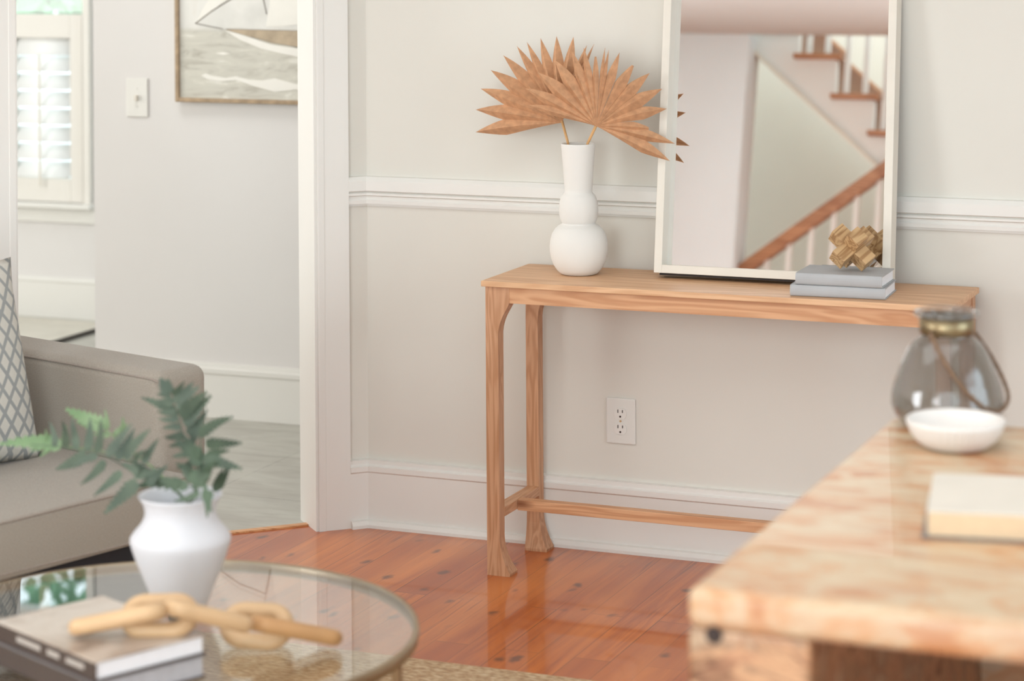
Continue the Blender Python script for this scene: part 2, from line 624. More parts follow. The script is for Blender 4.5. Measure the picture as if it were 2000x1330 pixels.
def tube(pts, rad, seg=10, closed=False, bm=None):
    """tube along 3D points; rad a number or a list"""
    bm = bm or bmesh.new()
    pts = [Vector(p) for p in pts]
    n = len(pts)
    rings = []
    prev = None
    for i in range(n):
        if closed:
            t = (pts[(i + 1) % n] - pts[i - 1]).normalized()
        else:
            t = (pts[min(i + 1, n - 1)] - pts[max(i - 1, 0)]).normalized()
        if prev is None:
            a = Vector((0, 0, 1)) if abs(t.z) < 0.9 else Vector((1, 0, 0))
            u = t.cross(a).normalized()
        else:
            u = (prev - t * prev.dot(t)).normalized()
        prev = u
        w = t.cross(u)
        r = rad[i] if isinstance(rad, (list, tuple)) else rad
        rings.append([bm.verts.new(pts[i] + (u * math.cos(2 * PI * k / seg) + w * math.sin(2 * PI * k / seg)) * r) for k in range(seg)])
    for i in range(n if closed else n - 1):
        a, b = rings[i], rings[(i + 1) % n]
        for k in range(seg):
            j = (k + 1) % seg
            bm.faces.new((a[k], a[j], b[j], b[k]))
    if not closed:
        bm.faces.new(list(reversed(rings[0])))
        bm.faces.new(rings[-1])
    return bm


def poly_prism(bm, pts, h, axis=2, base=0.0):
    """extrude a 2D outline; axis the direction of thickness"""
    def mk(p, t):
        c = [0, 0, 0]
        o = [i for i in range(3) if i != axis]
        c[o[0]], c[o[1]], c[axis] = p[0], p[1], t
        return bm.verts.new(c)
    a = [mk(p, base) for p in pts]
    b = [mk(p, base + h) for p in pts]
    bm.faces.new(a)
    bm.faces.new(list(reversed(b)))
    n = len(pts)
    for i in range(n):
        j = (i + 1) % n
        bm.faces.new((a[i], b[i], b[j], a[j]))
    return bm


def sweep_profile(path, prof, bm=None):
    """prof: list of (out, z); path: list of ((x, y), outward normal(2D)) stations"""
    bm = bm or bmesh.new()
    rings = []
    for (p, nrm) in path:
        rings.append([bm.verts.new((p[0] + nrm[0] * o, p[1] + nrm[1] * o, z)) for o, z in prof])
    for a, b in zip(rings, rings[1:]):
        for i in range(len(prof)):
            j = (i + 1) % len(prof)
            bm.faces.new((a[i], a[j], b[j], b[i]))
    bm.faces.new(rings[0])
    bm.faces.new(list(reversed(rings[-1])))
    return bm


def superbox(bm, size, p=5.0, seg=24, center=(0, 0, 0), puff=0.0):
    """rounded cushion shape"""
    r = bmesh.ops.create_cube(bm, size=2.0)
    vs = r['verts']
    es = list({e for v in vs for e in v.link_edges})
    bmesh.ops.subdivide_edges(bm, edges=es, cuts=seg, use_grid_fill=True)
    for v in bm.verts:
        c = v.co.copy()
        L = (abs(c.x) ** p + abs(c.y) ** p + abs(c.z) ** p) ** (1 / p)
        c = c / L
        v.co = Vector((center[0] + c.x * size[0] / 2, center[1] + c.y * size[1] / 2, center[2] + c.z * size[2] / 2))
    return bm


S2 = math.sqrt(0.5)


def diag(s, out=0.0):
    """point on the angled wall: s metres from the corner, out = metres into the room"""
    return (-S2 * s + S2 * out, -S2 * s - S2 * out)


# ------------------------------------------------------------------ the setting
struct('floor', poly_prism(bmesh.new(), [(-5, -9), (6, -9), (6, 0.06), (-0.042, 0.06), (-5, -4.898)], 0.05, 2, -0.05), M['pine'])
struct('floor_hall', poly_prism(bmesh.new(), [(-0.042, 0.06), (0.9, 0.06), (0.9, 2.7), (-5, 2.7), (-5, -4.898)], 0.05, 2, -0.05), M['tile'])
struct('wall_back', B((0, 0, 0), (6, 0.12, 2.7)), M['wall']).name = 'wall_main'
bm = poly_prism(bmesh.new(), [(0, 0), (0, 0.12), (-0.0497, 0.12), diag(0.145, -0.12), diag(0.145)], 2.7)
struct('wall_angled', bm, M['wall'])
bm = poly_prism(bmesh.new(), [diag(0.925), diag(0.925, -0.12), diag(4.4, -0.12), diag(4.4)], 2.7)
struct('wall_angled_left', bm, M['hallwall'])
bm = poly_prism(bmesh.new(), [diag(0.18), diag(0.18, -0.12), diag(0.925, -0.12), diag(0.925)], 0.55, 2, 2.15)
struct('wall_over_opening', bm, M['hallwall'])
struct('wall_hall', B((-1.53, 1.07, 0), (0.9, 1.19, 2.7)), M['hallwall'])
struct('wall_hall_end', B((0.8, 0.12, 0), (0.9, 1.07, 2.7)), M['hallwall'])
# window wall of the back hall
bm = B((-5, 2.56, 0), (-3.24, 2.68, 2.7))
box(bm, (-2.52, 2.56, 0), (0.9, 2.68, 2.7))
box(bm, (-3.24, 2.56, 0), (-2.52, 2.68, 0.46))
box(bm, (-3.24, 2.56, 2.1), (-2.52, 2.68, 2.7))
struct('wall_window', bm, M['hallwall'])
struct('wall_hall_left', B((-5.1, -4.9, 0), (-5, 2.7, 2.7)), M['hallwall'])
struct('wall_left', B((-3.3, -6.1, 0), (-3.11, -3.11, 2.7)), M['wall'])
bm = B((5.0, -6.1, 0), (5.12, -3.4, 2.7))
box(bm, (5.0, -1.2, 0), (5.12, 0.0, 2.7))
box(bm, (5.0, -3.4, 0), (5.12, -1.2, 0.3))
box(bm, (5.0, -3.4, 2.4), (5.12, -1.2, 2.7))
struct('wall_right', bm, M['wall'])
struct('wall_beside_stairs', B((-3.3, -6.3, 0), (-0.8, -6.1, 2.7)), M['coolpaint'])
struct('ceiling', poly_prism(bmesh.new(), [(-3.3, -6.1), (6, -6.1), (6, 0.12), (-0.1, 0.12), (-3.3, -3.08)], 0.2, 2, 2.7), M['ceiling'])
struct('ceiling_hall', poly_prism(bmesh.new(), [(-0.1, 0.12), (0.9, 0.12), (0.9, 2.7), (-5.1, 2.7), (-5.1, -4.9)], 0.1, 2, 2.7), M['ceiling'])
struct('wall_stairwell', B((-3.3, -7.6, 0), (0.95, -7.5, 4.6)), M['stairwall'])
struct('ceiling_stairwell', B((-3.3, -7.6, 4.6), (0.95, -6.1, 4.7)), M['ceiling'])

# chair rail, baseboard
RAIL = [(0, 0.848), (0.007, 0.848), (0.007, 0.853), (0.015, 0.854), (0.016, 0.863), (0.011, 0.868), (0.012, 0.874), (0.019, 0.877), (0.019, 0.882), (0.013, 0.884), (0.021, 0.889), (0.021, 0.915), (0.012, 0.926), (0, 0.926)]
BASE = [(0, 0), (0.032, 0), (0.032, 0.008), (0.026, 0.018), (0.017, 0.020), (0.017, 0.143), (0.021, 0.147), (0.021, 0.160), (0.015, 0.163), (0.013, 0.165), (0.013, 0.176), (0.0, 0.178)]
N0, ND = (0, -1), (S2, -S2)
mit = math.tan(PI / 8)
MIT = (mit, -1.0)          # mitred corner direction shared by both walls (unit outward of each)
for nm, prof in (('trim_chair_rail', RAIL), ('baseboard_main', BASE)):
    bm = bmesh.new()
    sweep_profile([(diag(0.056), ND), ((0, 0), MIT), ((6, 0), N0)], prof, bm)
    struct(nm, bm, M['trim'])
BASEH = [(0, 0), (0.016, 0), (0.016, 0.140), (0.020, 0.144), (0.020, 0.158), (0.014, 0.162), (0.012, 0.174), (0, 0.176)]
struct('baseboard_hall', sweep_profile([((-1.53, 1.07), N0), ((0.8, 1.07), N0)], BASEH), M['trim'])
struct('baseboard_window', sweep_profile([((-5, 2.56), N0), ((0.8, 2.56), N0)], [(0, 0), (0.016, 0), (0.016, 0.145), (0.02, 0.15), (0.012, 0.165), (0, 0.166)]), M['trim'])

# casing of the opening in the angled wall (right) and (left)
def casing(s0, s1, name):
    bm = bmesh.new()
    d = (s1 - s0)
    sg = 1 if d > 0 else -1
    d = abs(d)
    outl = [(0, 0), (0.016, 0), (0.017, 0.004), (0.017, 0.019), (0.0155, 0.0205), (0.0155, 0.023), (0.018, d * 0.86), (0.018, d), (0, d)]
    pts = [diag(s0 + sg * b, a) for a, b in outl]
    poly_prism(bm, pts, 2.15)
    struct(name, bm, M['trim'])


casing(0.143, 0.056, 'trim_casing_right')
casing(0.925, 1.03, 'trim_casing_left')
jm = [diag(0.183, 0.004), diag(0.145, 0.004), diag(0.145, 0.0), diag(0.18, 0.0), diag(0.18, -0.13), diag(0.192, -0.13), diag(0.192, 0.0)]
struct('trim_jamb', poly_prism(bmesh.new(), [diag(0.14, 0.012), diag(0.15, 0.012), diag(0.15, -0.125), diag(0.14, -0.125)], 2.15), M['trim'])
struct('trim_threshold', poly_prism(bmesh.new(), [diag(0.15, -0.055), diag(0.92, -0.055), diag(0.92, -0.078), diag(0.15, -0.078)], 0.004), wood('pale_oak_strip', 0, (214, 158, 108), (196, 136, 88), None, 1, 0.4))

# window with cafe shutters in the back hall
bm = bmesh.new()
for lo, hi in (((-2.52, 2.535, 0.46), (-2.49, 2.56, 2.14)), ((-3.27, 2.535, 0.46), (-3.24, 2.56, 2.14)), ((-3.24, 2.6, 0.46), (-3.2, 2.66, 2.1)), ((-2.56, 2.6, 0.46), (-2.52, 2.66, 2.1)), ((-3.24, 2.6, 2.06), (-2.52, 2.66, 2.1)), ((-3.24, 2.6, 0.46), (-2.52, 2.66, 0.51)), ((-3.24, 2.535, 2.1), (-2.52, 2.56, 2.14))):
    box(bm, lo, hi)
win = struct('window_1', bm, M['shutter'])
obj('window_sill', B((-3.29, 2.50, 0.452), (-2.47, 2.60, 0.472), 0.004), M['trim'], win)
obj('window_apron', B((-3.27, 2.545, 0.39), (-2.47, 2.56, 0.452), 0.003), M['trim'], win)
obj('window_pane', B((-3.22, 2.63, 0.48), (-2.54, 2.636, 2.08)), M['pane'], win)


def shutter(x0, x1, label):
    t = thing('window_shutter', label, 'shutter', ((x0 + x1) / 2, 2.56, 0.474))
    w = (x1 - x0) / 2
    H = 1.242 - 0.474
    y0, y1 = -0.014, 0.014
    bm = B((-w + 0.002, y0, 0), (-w + 0.026, y1, H), 0.002)
    box(bm, (w - 0.064, y0, 0), (w - 0.022, y1, H), 0.002)
    box(bm, (-w + 0.026, y0, 0), (w - 0.064, y1, 0.096), 0.002)
    box(bm, (-w + 0.026, y0, H - 0.098), (w - 0.064, y1, H), 0.002)
    box(bm, (w - 0.019, y0 - 0.006, 0), (w - 0.002, y1, H), 0.002)
    obj('shutter_frame', bm, M['shutter'], t)
    zs = 0.096
    step = (H - 0.098 - 0.096) / 8
    x_a, x_b = -w + 0.027, w - 0.065
    for k in range(8):
        bm = bmesh.new()
        n = 8
        prof = []
        for i in range(n * 2):
            a = 2 * PI * i / (n * 2)
            prof.append((0.038 * math.cos(a), 0.0045 * math.sin(a)))
        an = math.radians(58 if k < 7 else 74)
        ra, rb = [], []
        for (u, v) in prof:
            yy = u * math.cos(an) - v * math.sin(an)
            zz = u * math.sin(an) + v * math.cos(an)
            zc = zs + step * (k + 0.5) + zz
            ra.append(bm.verts.new((x_a, yy, zc)))
            rb.append(bm.verts.new((x_b, yy, zc)))
        for i in range(len(ra)):
            j = (i + 1) % len(ra)
            bm.faces.new((ra[i], ra[j], rb[j], rb[i]))
        bm.faces.new(ra)
        bm.faces.new(list(reversed(rb)))
        obj('louver', bm, M['louver'], t, True)
    obj('tilt_rod', B(((x_a + x_b) / 2 - 0.004, -0.040, zs - 0.03), ((x_a + x_b) / 2 + 0.004, -0.033, zs + step * 7.1), 0.001), M['frame'], t)
    return t


shutter(-2.878, -2.524, 'white louvered cafe shutter beside the hall corner, tilt rod in the middle')
shutter(-3.236, -2.882, 'white louvered cafe shutter hidden behind the opening\'s left side')

# tree outside
t = thing('garden_tree', 'leafy green tree outside the shuttered window', 'tree', (-4.3, 5.6, -0.4))
obj('trunk', tube([(0.25, 0, 0), (0.3, 0, 1.2), (0.2, 0.1, 2.0), (0.32, 0, 2.8)], [0.12, 0.1, 0.08, 0.05], 10), M['barkm'], t, True)
random.seed(5)
bm = bmesh.new()
for i in range(3600):
    c = Vector((random.gauss(-0.35, 0.55), random.gauss(0, 0.4), random.gauss(2.25, 0.5)))
    if c.z < 1.5:
        continue
    s = random.uniform(0.07, 0.13)
    e = Euler((random.uniform(0, 6.3), random.uniform(0, 6.3), random.uniform(0, 6.3)))
    ps = [(-1, 0, 0), (0, 0.45, 0.12), (1, 0, 0), (0, -0.45, 0.12)]
    vs = [bm.verts.new(c + e.to_matrix() @ (Vector(p) * s)) for p in ps]
    bm.faces.new(vs)
f = obj('foliage', bm, M['leaf'], t)
f['kind'] = 'stuff'

# pale rug and its binding in the back hall
t = thing('hall_rug', 'pale cream rug with charcoal bound edge on the back hall floor', 'rug', (-3.1, 1.6, 0))
obj('rug_pile', B((-0.7, -0.9, 0), (0.765, 0.86, 0.012), 0.004), M['rugpale'], t)
obj('bound_edge', B((0.765, -0.9, 0), (0.79, 0.86, 0.013), 0.003), M['rugdark'], t)

# light switch
def px_rect(x0, x1, z0, z1, y, d, bev=0.0015):
    return B((x0, y - d, z0), (x1, y, z1), bev)


t = thing('light_switch', 'white toggle light switch on the hall wall', 'light switch', (-1.36, 1.07, 0.967))
obj('switch_plate', B((-0.041, -0.006, 0), (0.041, 0, 0.128), 0.003), M['trim'], t)
obj('toggle', B((-0.005, -0.017, 0.054), (0.005, -0.005, 0.072), 0.001), M['frame'], t)
for z in (0.034, 0.094):
    bm = lathe([(0.0032, 0), (0.0032, 0.0015)], 12)
    o = obj('screw', bm, M['plate'], t)
    o.location = (0, -0.006, z)
    o.rotation_euler = (PI / 2, 0, 0)

# wall outlet
t = thing('wall_outlet', 'white duplex wall outlet under the console table', 'outlet', (0.7135, 0.0, 0.271))
obj('cover_plate', B((-0.0395, -0.006, 0), (0.0395, 0, 0.116), 0.003), M['plate'], t)
for z in (0.0775, 0.0385):
    bm = bmesh.new()
    pts = []
    for i in range(32):
        a = 2 * PI * i / 32
        pts.append((0.0165 * math.cos(a), max(-0.0135, min(0.0135, 0.0165 * math.sin(a)))))
    poly_prism(bm, pts, 0.003, 1, -0.0085)
    o = obj('receptacle', bm, M['trim'], t)
    o.location = (0, 0, z)
    for x, hh in ((-0.0062, 0.0042), (0.0062, 0.0036)):
        s = obj('slot', B((x - 0.0011, -0.0091, 0.003 - hh + 0.003), (x + 0.0011, -0.0083, 0.006 + hh)), M['slot'], o)
    gp = [(0.0026 * math.cos(2 * PI * i / 16), -0.0075 + 0.0026 * math.sin(2 * PI * i / 16)) for i in range(16)]
    obj('ground_hole', poly_prism(bmesh.new(), gp, 0.0008, 1, -0.0091), M['slot'], o)
o = obj('screw', lathe([(0.0028, 0), (0.0028, 0.0015)], 12), M['burr'], t)
o.location = (0, -0.006, 0.058)
o.rotation_euler = (PI / 2, 0, 0)

# ------------------------------------------------------------------ painting
PS = 0.441 / 234


def pp(px, py):
    return ((px - 352) * PS, (198 - py) * PS)


t = thing('sailing_painting', 'framed oil painting of a sailboat on grey waves, hung on hall wall', 'painting', (-1.201, 1.07, 1.022))
W_, H_ = 0.94, 0.72
obj('canvas', B((0.015, -0.022, 0.012), (W_ - 0.015, -0.010, H_ - 0.012)), M['canvas'], t)
bm = B((0, -0.032, 0), (0.015, 0, H_), 0.003)
box(bm, (W_ - 0.015, -0.032, 0), (W_, 0, H_), 0.003)
box(bm, (0.015, -0.032, 0), (W_ - 0.015, 0, 0.014), 0.003)
box(bm, (0.015, -0.032, H_ - 0.014), (W_ - 0.015, 0, H_), 0.003)
obj('picture_frame', bm, M['gilt'], t)


def stroke(name, pts, mat, th=0.0015, base=-0.0235):
    bm = bmesh.new()
    poly_prism(bm, [pp(*p) for p in pts], th, 1, base)
    return obj(name, bm, mat, t)


stroke('painted_jib', [(393, 62), (404, 40), (420, 18), (440, -10), (470, -70), (500, -130), (512, -60), (520, 3), (500, 8), (470, 14), (445, 26), (425, 40)], M['sail'])
stroke('painted_sail', [(529, 66), (536, 30), (540, 0), (548, -60), (556, -150), (610, -60), (680, 30), (720, 52), (640, 58), (590, 62), (556, 66)], M['sail'])
stroke('painted_hull', [(450, 72), (490, 71.5), (590, 73), (760, 70), (740, 104), (660, 106), (590, 100), (540, 94), (500, 84)], M['hull'], 0.002, -0.0245)
stroke('painted_foam', [(448, 73), (475, 79), (500, 86), (540, 97), (590, 103), (680, 110), (740, 110), (700, 124), (620, 122), (560, 112), (520, 104), (480, 90)], M['sail'])
stroke('painted_foam', [(402, 152), (410, 148), (425, 152), (450, 155), (470, 152), (495, 157), (520, 158), (545, 154), (585, 163), (640, 160), (700, 168), (640, 178), (585, 172), (545, 177), (505, 168), (470, 158), (440, 161), (415, 158)], M['sail'])
stroke('painted_foam', [(430, 113), (445, 111), (460, 114), (445, 116)], M['sail'])
for a, b in (((391, 62), (445, 71)), ((391, 62), (424, 40)), ((424, 40), (470, 15)), ((470, 15), (520, 3)), ((452, 71.5), (590, 73)), ((520, 3), (530, 45)), ((500, 84), (590, 101))):
    p, q = pp(*a), pp(*b)
    obj('painted_line', tube([(p[0], -0.0235, p[1]), (q[0], -0.0235, q[1])], 0.0013, 6), M['line'], t)

# ------------------------------------------------------------------ console table
t = thing('console_table', 'narrow reddish fir console table with flared feet against the wall', 'console table', (0.474, -0.34, 0))
TX1, TY1 = 1.63 - 0.474, 0.31
obj('table_top', B((0, 0, 0.706), (TX1, TY1, 0.720), 0.0015), M['top'], t)


def leg_loft(sx, sy, x0, y0):
    """x0,y0 outer corner; sx,sy inward directions"""
    W = 0.033
    st = [(0.0, W + 0.026, W + 0.016), (0.006, W + 0.027, W + 0.016), (0.012, W + 0.023, W + 0.014), (0.03, W + 0.014, W + 0.009), (0.05, W + 0.007, W + 0.004), (0.07, W + 0.002, W + 0.001), (0.09, W, W), (0.592, W, W),
          (0.606, W + 0.002, W), (0.62, W + 0.006, W), (0.634, W + 0.012, W), (0.648, W + 0.020, W), (0.660, W + 0.027, W), (0.667, W + 0.030, W), (0.706, W + 0.030, W)]
    bm = bmesh.new()
    rings = []
    for z, wx, wy in st:
        pts = [(x0, y0), (x0 + sx * wx, y0), (x0 + sx * wx, y0 + sy * wy), (x0, y0 + sy * wy)]
        rings.append([bm.verts.new((a, b, z)) for a, b in pts])
    for a, b in zip(rings, rings[1:]):
        for i in range(4):
            j = (i + 1) % 4
            bm.faces.new((a[i], a[j], b[j], b[i]))
    bm.faces.new(rings[0])
    bm.faces.new(rings[-1])
    return bm


LX0, LX1, LY0, LY1 = 0.008, TX1 - 0.008, 0.010, TY1 - 0.008
for x, sx in ((LX0, 1), (LX1, -1)):
    for y, sy in ((LY0, 1), (LY1, -1)):
        obj('leg', leg_loft(sx, sy, x, y), M['tz'], t)
for y in (LY0 + 0.001, LY1 - 0.023):
    obj('apron', B((LX0 + 0.063, y, 0.667), (LX1 - 0.063, y + 0.022, 0.706)), M['tx'], t)
for x in (LX0 + 0.002, LX1 - 0.024):
    obj('apron', B((x, LY0 + 0.033, 0.667), (x + 0.022, LY1 - 0.033, 0.706)), M['ty'], t)
for x in (LX0 + 0.002, LX1 - 0.034):
    obj('side_stretcher', B((x, LY0 + 0.033, 0.138), (x + 0.032, LY1 - 0.033, 0.161), 0.001), M['ty'], t)
obj('long_stretcher', B((LX0 + 0.034, 0.122, 0.135), (LX1 - 0.034, 0.150, 0.161), 0.0015), M['tx'], t)

# white stacked-sphere vase
t = thing('bubble_vase', 'tall matte white vase of two stacked globes and a straight neck, on console', 'vase', (0.660, -0.154, 0.7205))
prof = [(0.0, 0.002), (0.040, 0.0), (0.046, 0.002), (0.0545, 0.010), (0.0625, 0.022), (0.069, 0.038), (0.0722, 0.056), (0.0727, 0.070), (0.0708, 0.086), (0.066, 0.101), (0.0585, 0.113), (0.050, 0.1205), (0.0425, 0.1245), (0.0405, 0.1265),
        (0.0425, 0.1285), (0.0455, 0.135), (0.0482, 0.147), (0.0490, 0.160), (0.0482, 0.173), (0.0455, 0.186), (0.0415, 0.195), (0.0365, 0.2005), (0.0345, 0.203), (0.0348, 0.210), (0.0362, 0.235), (0.0385, 0.270), (0.0412, 0.305), (0.0427, 0.320), (0.0425, 0.3235), (0.0405, 0.3240), (0.0385, 0.320), (0.035, 0.27), (0.032, 0.205), (0.0, 0.204)]
obj('vase_body', lathe(prof, 96), M['bisque'], t, True)


# palm leaves
def palm(name, label, center, tips, stem_to, yfun, widths=None):
    C0 = Vector(center)
    t = thing(name, label, 'dried palm leaf', C0)
    bm = bmesh.new()
    T = []
    for k, tp in enumerate(tips):
        p = Vector(tp[:3]) - C0
        T.append(((math.atan2(p.z, p.x) + PI / 2) % (2 * PI) - PI / 2, p, tp[3] if len(tp) > 3 else 1.0))
    T.sort(key=lambda q: q[0])
    n = len(T)
    for k, (a, p, trunc) in enumerate(T):
        da = []
        if k > 0:
            da.append(a - T[k - 1][0])
        if k < n - 1:
            da.append(T[k + 1][0] - a)
        dd = min(0.26, max(0.07, sum(da) / len(da)))
        L = p.length
        d = p.normalized()
        side = Vector((-d.z, 0, d.x)).normalized()
        nrm = d.cross(side).normalized()
        if nrm.y > 0:
            nrm = -nrm
        prevrow = None
        N = 14
        end = trunc
        for i in range(N + 1):
            s = i / N * end
            r = L * s
            hw = L * 0.62 * math.tan(dd / 2) * 1.08
            if s < 0.60:
                w = max(0.0012, L * s * math.tan(dd / 2) * 1.12)
            else:
                q = (s - 0.60) / 0.40
                w = hw * 1.08 * max(0.0, (1 - q ** 1.45))
            fold = 1.05 * w
            droop = Vector((0, 0, -0.012)) * (s ** 3)
            c = d * r + droop
            row = [bm.verts.new(c + side * w - nrm * 0), bm.verts.new(c + nrm * fold), bm.verts.new(c - side * w)]
            if prevrow:
                for m in (0, 1):
                    bm.faces.new((prevrow[m], prevrow[m + 1], row[m + 1], row[m]))
            prevrow = row
    o = obj('blade', bm, M['palm'], t)
    md = o.modifiers.new('thickness', 'SOLIDIFY')
    md.thickness = 0.0009
    e = Vector(stem_to) - C0
    m_ = Vector(yfun) - C0
    obj('stem', tube([(0, 0.002, 0.004), tuple(m_), tuple(e)], [0.0036, 0.0033, 0.003], 8), M['palmstem'], t, True)
    return t


def tipsfrom(pxs, yf):
    out = []
    for q in pxs:
        Y = yf(q[0], q[1])
        p = on_y(q[0], q[1], Y)
        out.append((p.x, p.y, p.z, q[2] if len(q) > 2 else 1.0))
    return out


Rp = [(1308.5, 305), (1318, 271), (1275, 243, .93), (1302, 203), (1293, 164), (1269, 133), (1240, 113, .95), (1210, 93), (1189, 88), (1181.5, 84), (1163, 92, .93), (1140, 84), (1117, 91), (1084, 108), (1050, 132), (1025, 163), (1029, 196)]
Lp = [(929, 249), (929, 205), (939, 164), (958.6, 128), (983, 99), (1009.5, 81), (1029, 73), (1055.6, 65.4), (1087, 61.5), (1120, 62.7), (1146, 79), (1160, 77)]
cR = on_y(1165, 246, -0.183)
cL = on_y(1097, 239, -0.140)
palm('palm_leaf', 'front dried fan palm leaf, reaching right towards the mirror', cR, tipsfrom(Rp, lambda x, y: -0.183 + 0.05 * max(0, (x - 1165)) / 150 - 0.02 * max(0, 1165 - x) / 140), (0.668, -0.150, 0.93), (0.689, -0.164, 1.046))
palm('palm_leaf', 'rear dried fan palm leaf, spreading left behind the front one', cL, tipsfrom(Lp, lambda x, y: -0.135 + 0.03 * (1100 - x) / 170), (0.645, -0.150, 0.93), (0.631, -0.150, 1.046))

# ------------------------------------------------------------------ mirror
TILT = math.radians(7.8)
t = thing('wall_mirror', 'large mirror in a whitewashed box frame leaning on the wall above console', 'mirror', (0.857, -0.157, 0.7340))
t.rotation_euler = (-TILT, 0, 0)
MW, MH, FD, FW = 0.588, 0.78, 0.050, 0.020
bm = B((0, 0, 0), (FW, FD, MH), 0.001)
box(bm, (MW - FW, 0, 0), (MW, FD, MH), 0.001)
box(bm, (FW, 0, 0), (MW - FW, FD, FW), 0.001)
box(bm, (FW, 0, MH - FW), (MW - FW, FD, MH), 0.001)
obj('mirror_frame', bm, M['frame'], t)
obj('mirror_glass', B((FW - 0.002, 0.040, FW - 0.002), (MW - FW + 0.002, 0.044, MH - FW + 0.002)), M['mirror'], t)
obj('gap_shade_strip', B((0.012, 0.010, -0.0055), (MW - 0.012, FD - 0.001, 0.0)), M['dark'], t)  # dark strip added so the gap under the frame reads as shadow
obj('backing_board', B((FW - 0.002, 0.0445, FW - 0.002), (MW - FW + 0.002, 0.048, MH - FW + 0.002)), M['dark'], t)


# ------------------------------------------------------------------ books
def hardback(name, label, cat, loc, rz, L, D, H, cover, pages, group=None, spine='front', ct=0.0025):
    """L along x (spine length), D depth; spine at local y=0 facing -y"""
    t = thing(name, label, cat, loc, rz, group)
    bm = bmesh.new()
    n = 8
    r = H / 2
    outer, inner = [], []
    for i in range(n + 1):
        a = -PI / 2 + PI * i / n
        outer.append((0.006 - 0.006 * math.cos(a), r + r * math.sin(a)))
        inner.append((0.006 - (0.006 - ct) * math.cos(a) + 0.0, r + (r - ct) * math.sin(a)))
    prof = [(D, 0)] + [(y, z) for y, z in outer] + [(D, H), (D, H - ct)] + [(y + 0.0005, z) for y, z in reversed(inner)] + [(D, ct)]
    a = [bm.verts.new((0, y, z)) for y, z in prof]
    b = [bm.verts.new((L, y, z)) for y, z in prof]
    m = len(prof)
    for i in range(m):
        j = (i + 1) % m
        bm.faces.new((a[i], a[j], b[j], b[i]))
    bm.faces.new(a)
    bm.faces.new(list(reversed(b)))
    obj('cover', bm, cover, t)
    obj('pages', B((0.003, 0.005, ct), (L - 0.003, D - 0.003, H - ct)), pages, t)
    return t


p = hardback('hardback_book', 'lower grey clothbound book lying on the console table', 'book', (1.246, -0.314, 0.7205), 0.06, 0.222, 0.150, 0.026, M['greybook'], M['pages'], 'grey books on the console table')
p = hardback('hardback_book', 'upper grey clothbound book, under the wooden puzzle', 'book', (1.258, -0.310, 0.7470), 0.03, 0.203, 0.142, 0.027, M['greybook'], M['pages'], 'grey books on the console table')

# wooden burr puzzle
t = thing('burr_puzzle', 'interlocking wooden burr puzzle standing on the grey books', 'wooden puzzle', (1.375, -0.238, 0.8225))
u = 0.0365
for ax in range(3):
    sz = [u / 2, u / 2, u / 2]
    sz[ax] = 1.5 * u
    obj('wooden_bar', B([-q for q in sz], sz, 0.0008, 1), M['burr'], t)
bn = (-FWD * 0.885 - _r0 * 0.02 + _up * 0.465).normalized()
bb = (_r0 * 0.70 + _up * 0.71)
bb = (bb - bn * bb.dot(bn)).normalized()
ba = bn.cross(bb)
t.rotation_euler = Matrix(((ba.x, bb.x, bn.x), (ba.y, bb.y, bn.y), (ba.z, bb.z, bn.z))).to_euler()
low = min(abs(ba.z) * 0 - sum(abs(v.z) * h for v, h in zip((ba, bb, bn), hs)) for hs in ((1.5 * u, u / 2, u / 2), (u / 2, 1.5 * u, u / 2), (u / 2, u / 2, 1.5 * u)))
pc = on_y(1664, 492, -0.236)
t.location = (pc.x, pc.y, 0.7742 - low)

# ------------------------------------------------------------------ sofa
SA = math.radians(17)
# local x = to the sofa's back (away from the front), local y = along the front away from the camera
t = thing('fabric_sofa', 'taupe linen sofa with low square arm, standing before the hall opening', 'sofa', (0.189, -1.239, 0))
t.rotation_euler = (0, 0, PI - SA)
# in this frame +x points to the sofa's back and +y towards the camera
SLN = 1.7


def sb(name, lo, hi, bev, mat, seg=5):
    return obj(name, B(lo, hi, bev, seg), mat, t, True)


def autosmooth(o):
    for p_ in o.data.polygons:
        p_.use_smooth = True


sb('arm', (0.105, -0.150, 0.10), (0.93, 0.0, 0.622), 0.03, M['sofa'])
sb('arm', (0.085, SLN, 0.10), (0.93, SLN + 0.15, 0.622), 0.03, M['sofa'])
sb('seat_cushion', (0.0, 0.002, 0.300), (0.70, SLN / 2, 0.420), 0.012, M['sofa'])
sb('seat_cushion', (0.0, SLN / 2 + 0.002, 0.300), (0.70, SLN - 0.002, 0.420), 0.012, M['sofa'])
sb('base', (0.11, -0.10, 0.12), (0.88, SLN + 0.10, 0.298), 0.008, M['under'])
sb('backrest', (0.70, 0.0, 0.12), (0.93, SLN, 0.80), 0.05, M['sofa'])
for x in (0.1, 0.8):
    for y in (-0.05, SLN + 0.06):
        obj('leg', lathe([(0.018, 0.0125), (0.026, 0.13)], 16, c=(x, y, 0)), M['dark'], t)
obj('piping', tube([(0.10, -0.003, 0.600), (0.13, -0.003, 0.606), (0.4, -0.002, 0.609), (0.92, -0.002, 0.609)], 0.0022, 6), M['sofaseam'], t)
obj('piping', tube([(0.001, 0.01, 0.4155), (0.001, SLN / 2 - 0.01, 0.4155)], 0.0025, 6), M['sofaseam'], t)
obj('piping', tube([(0.001, 0.01, 0.305), (0.001, SLN / 2 - 0.01, 0.320)], 0.0025, 6), M['sofaseam'], t)

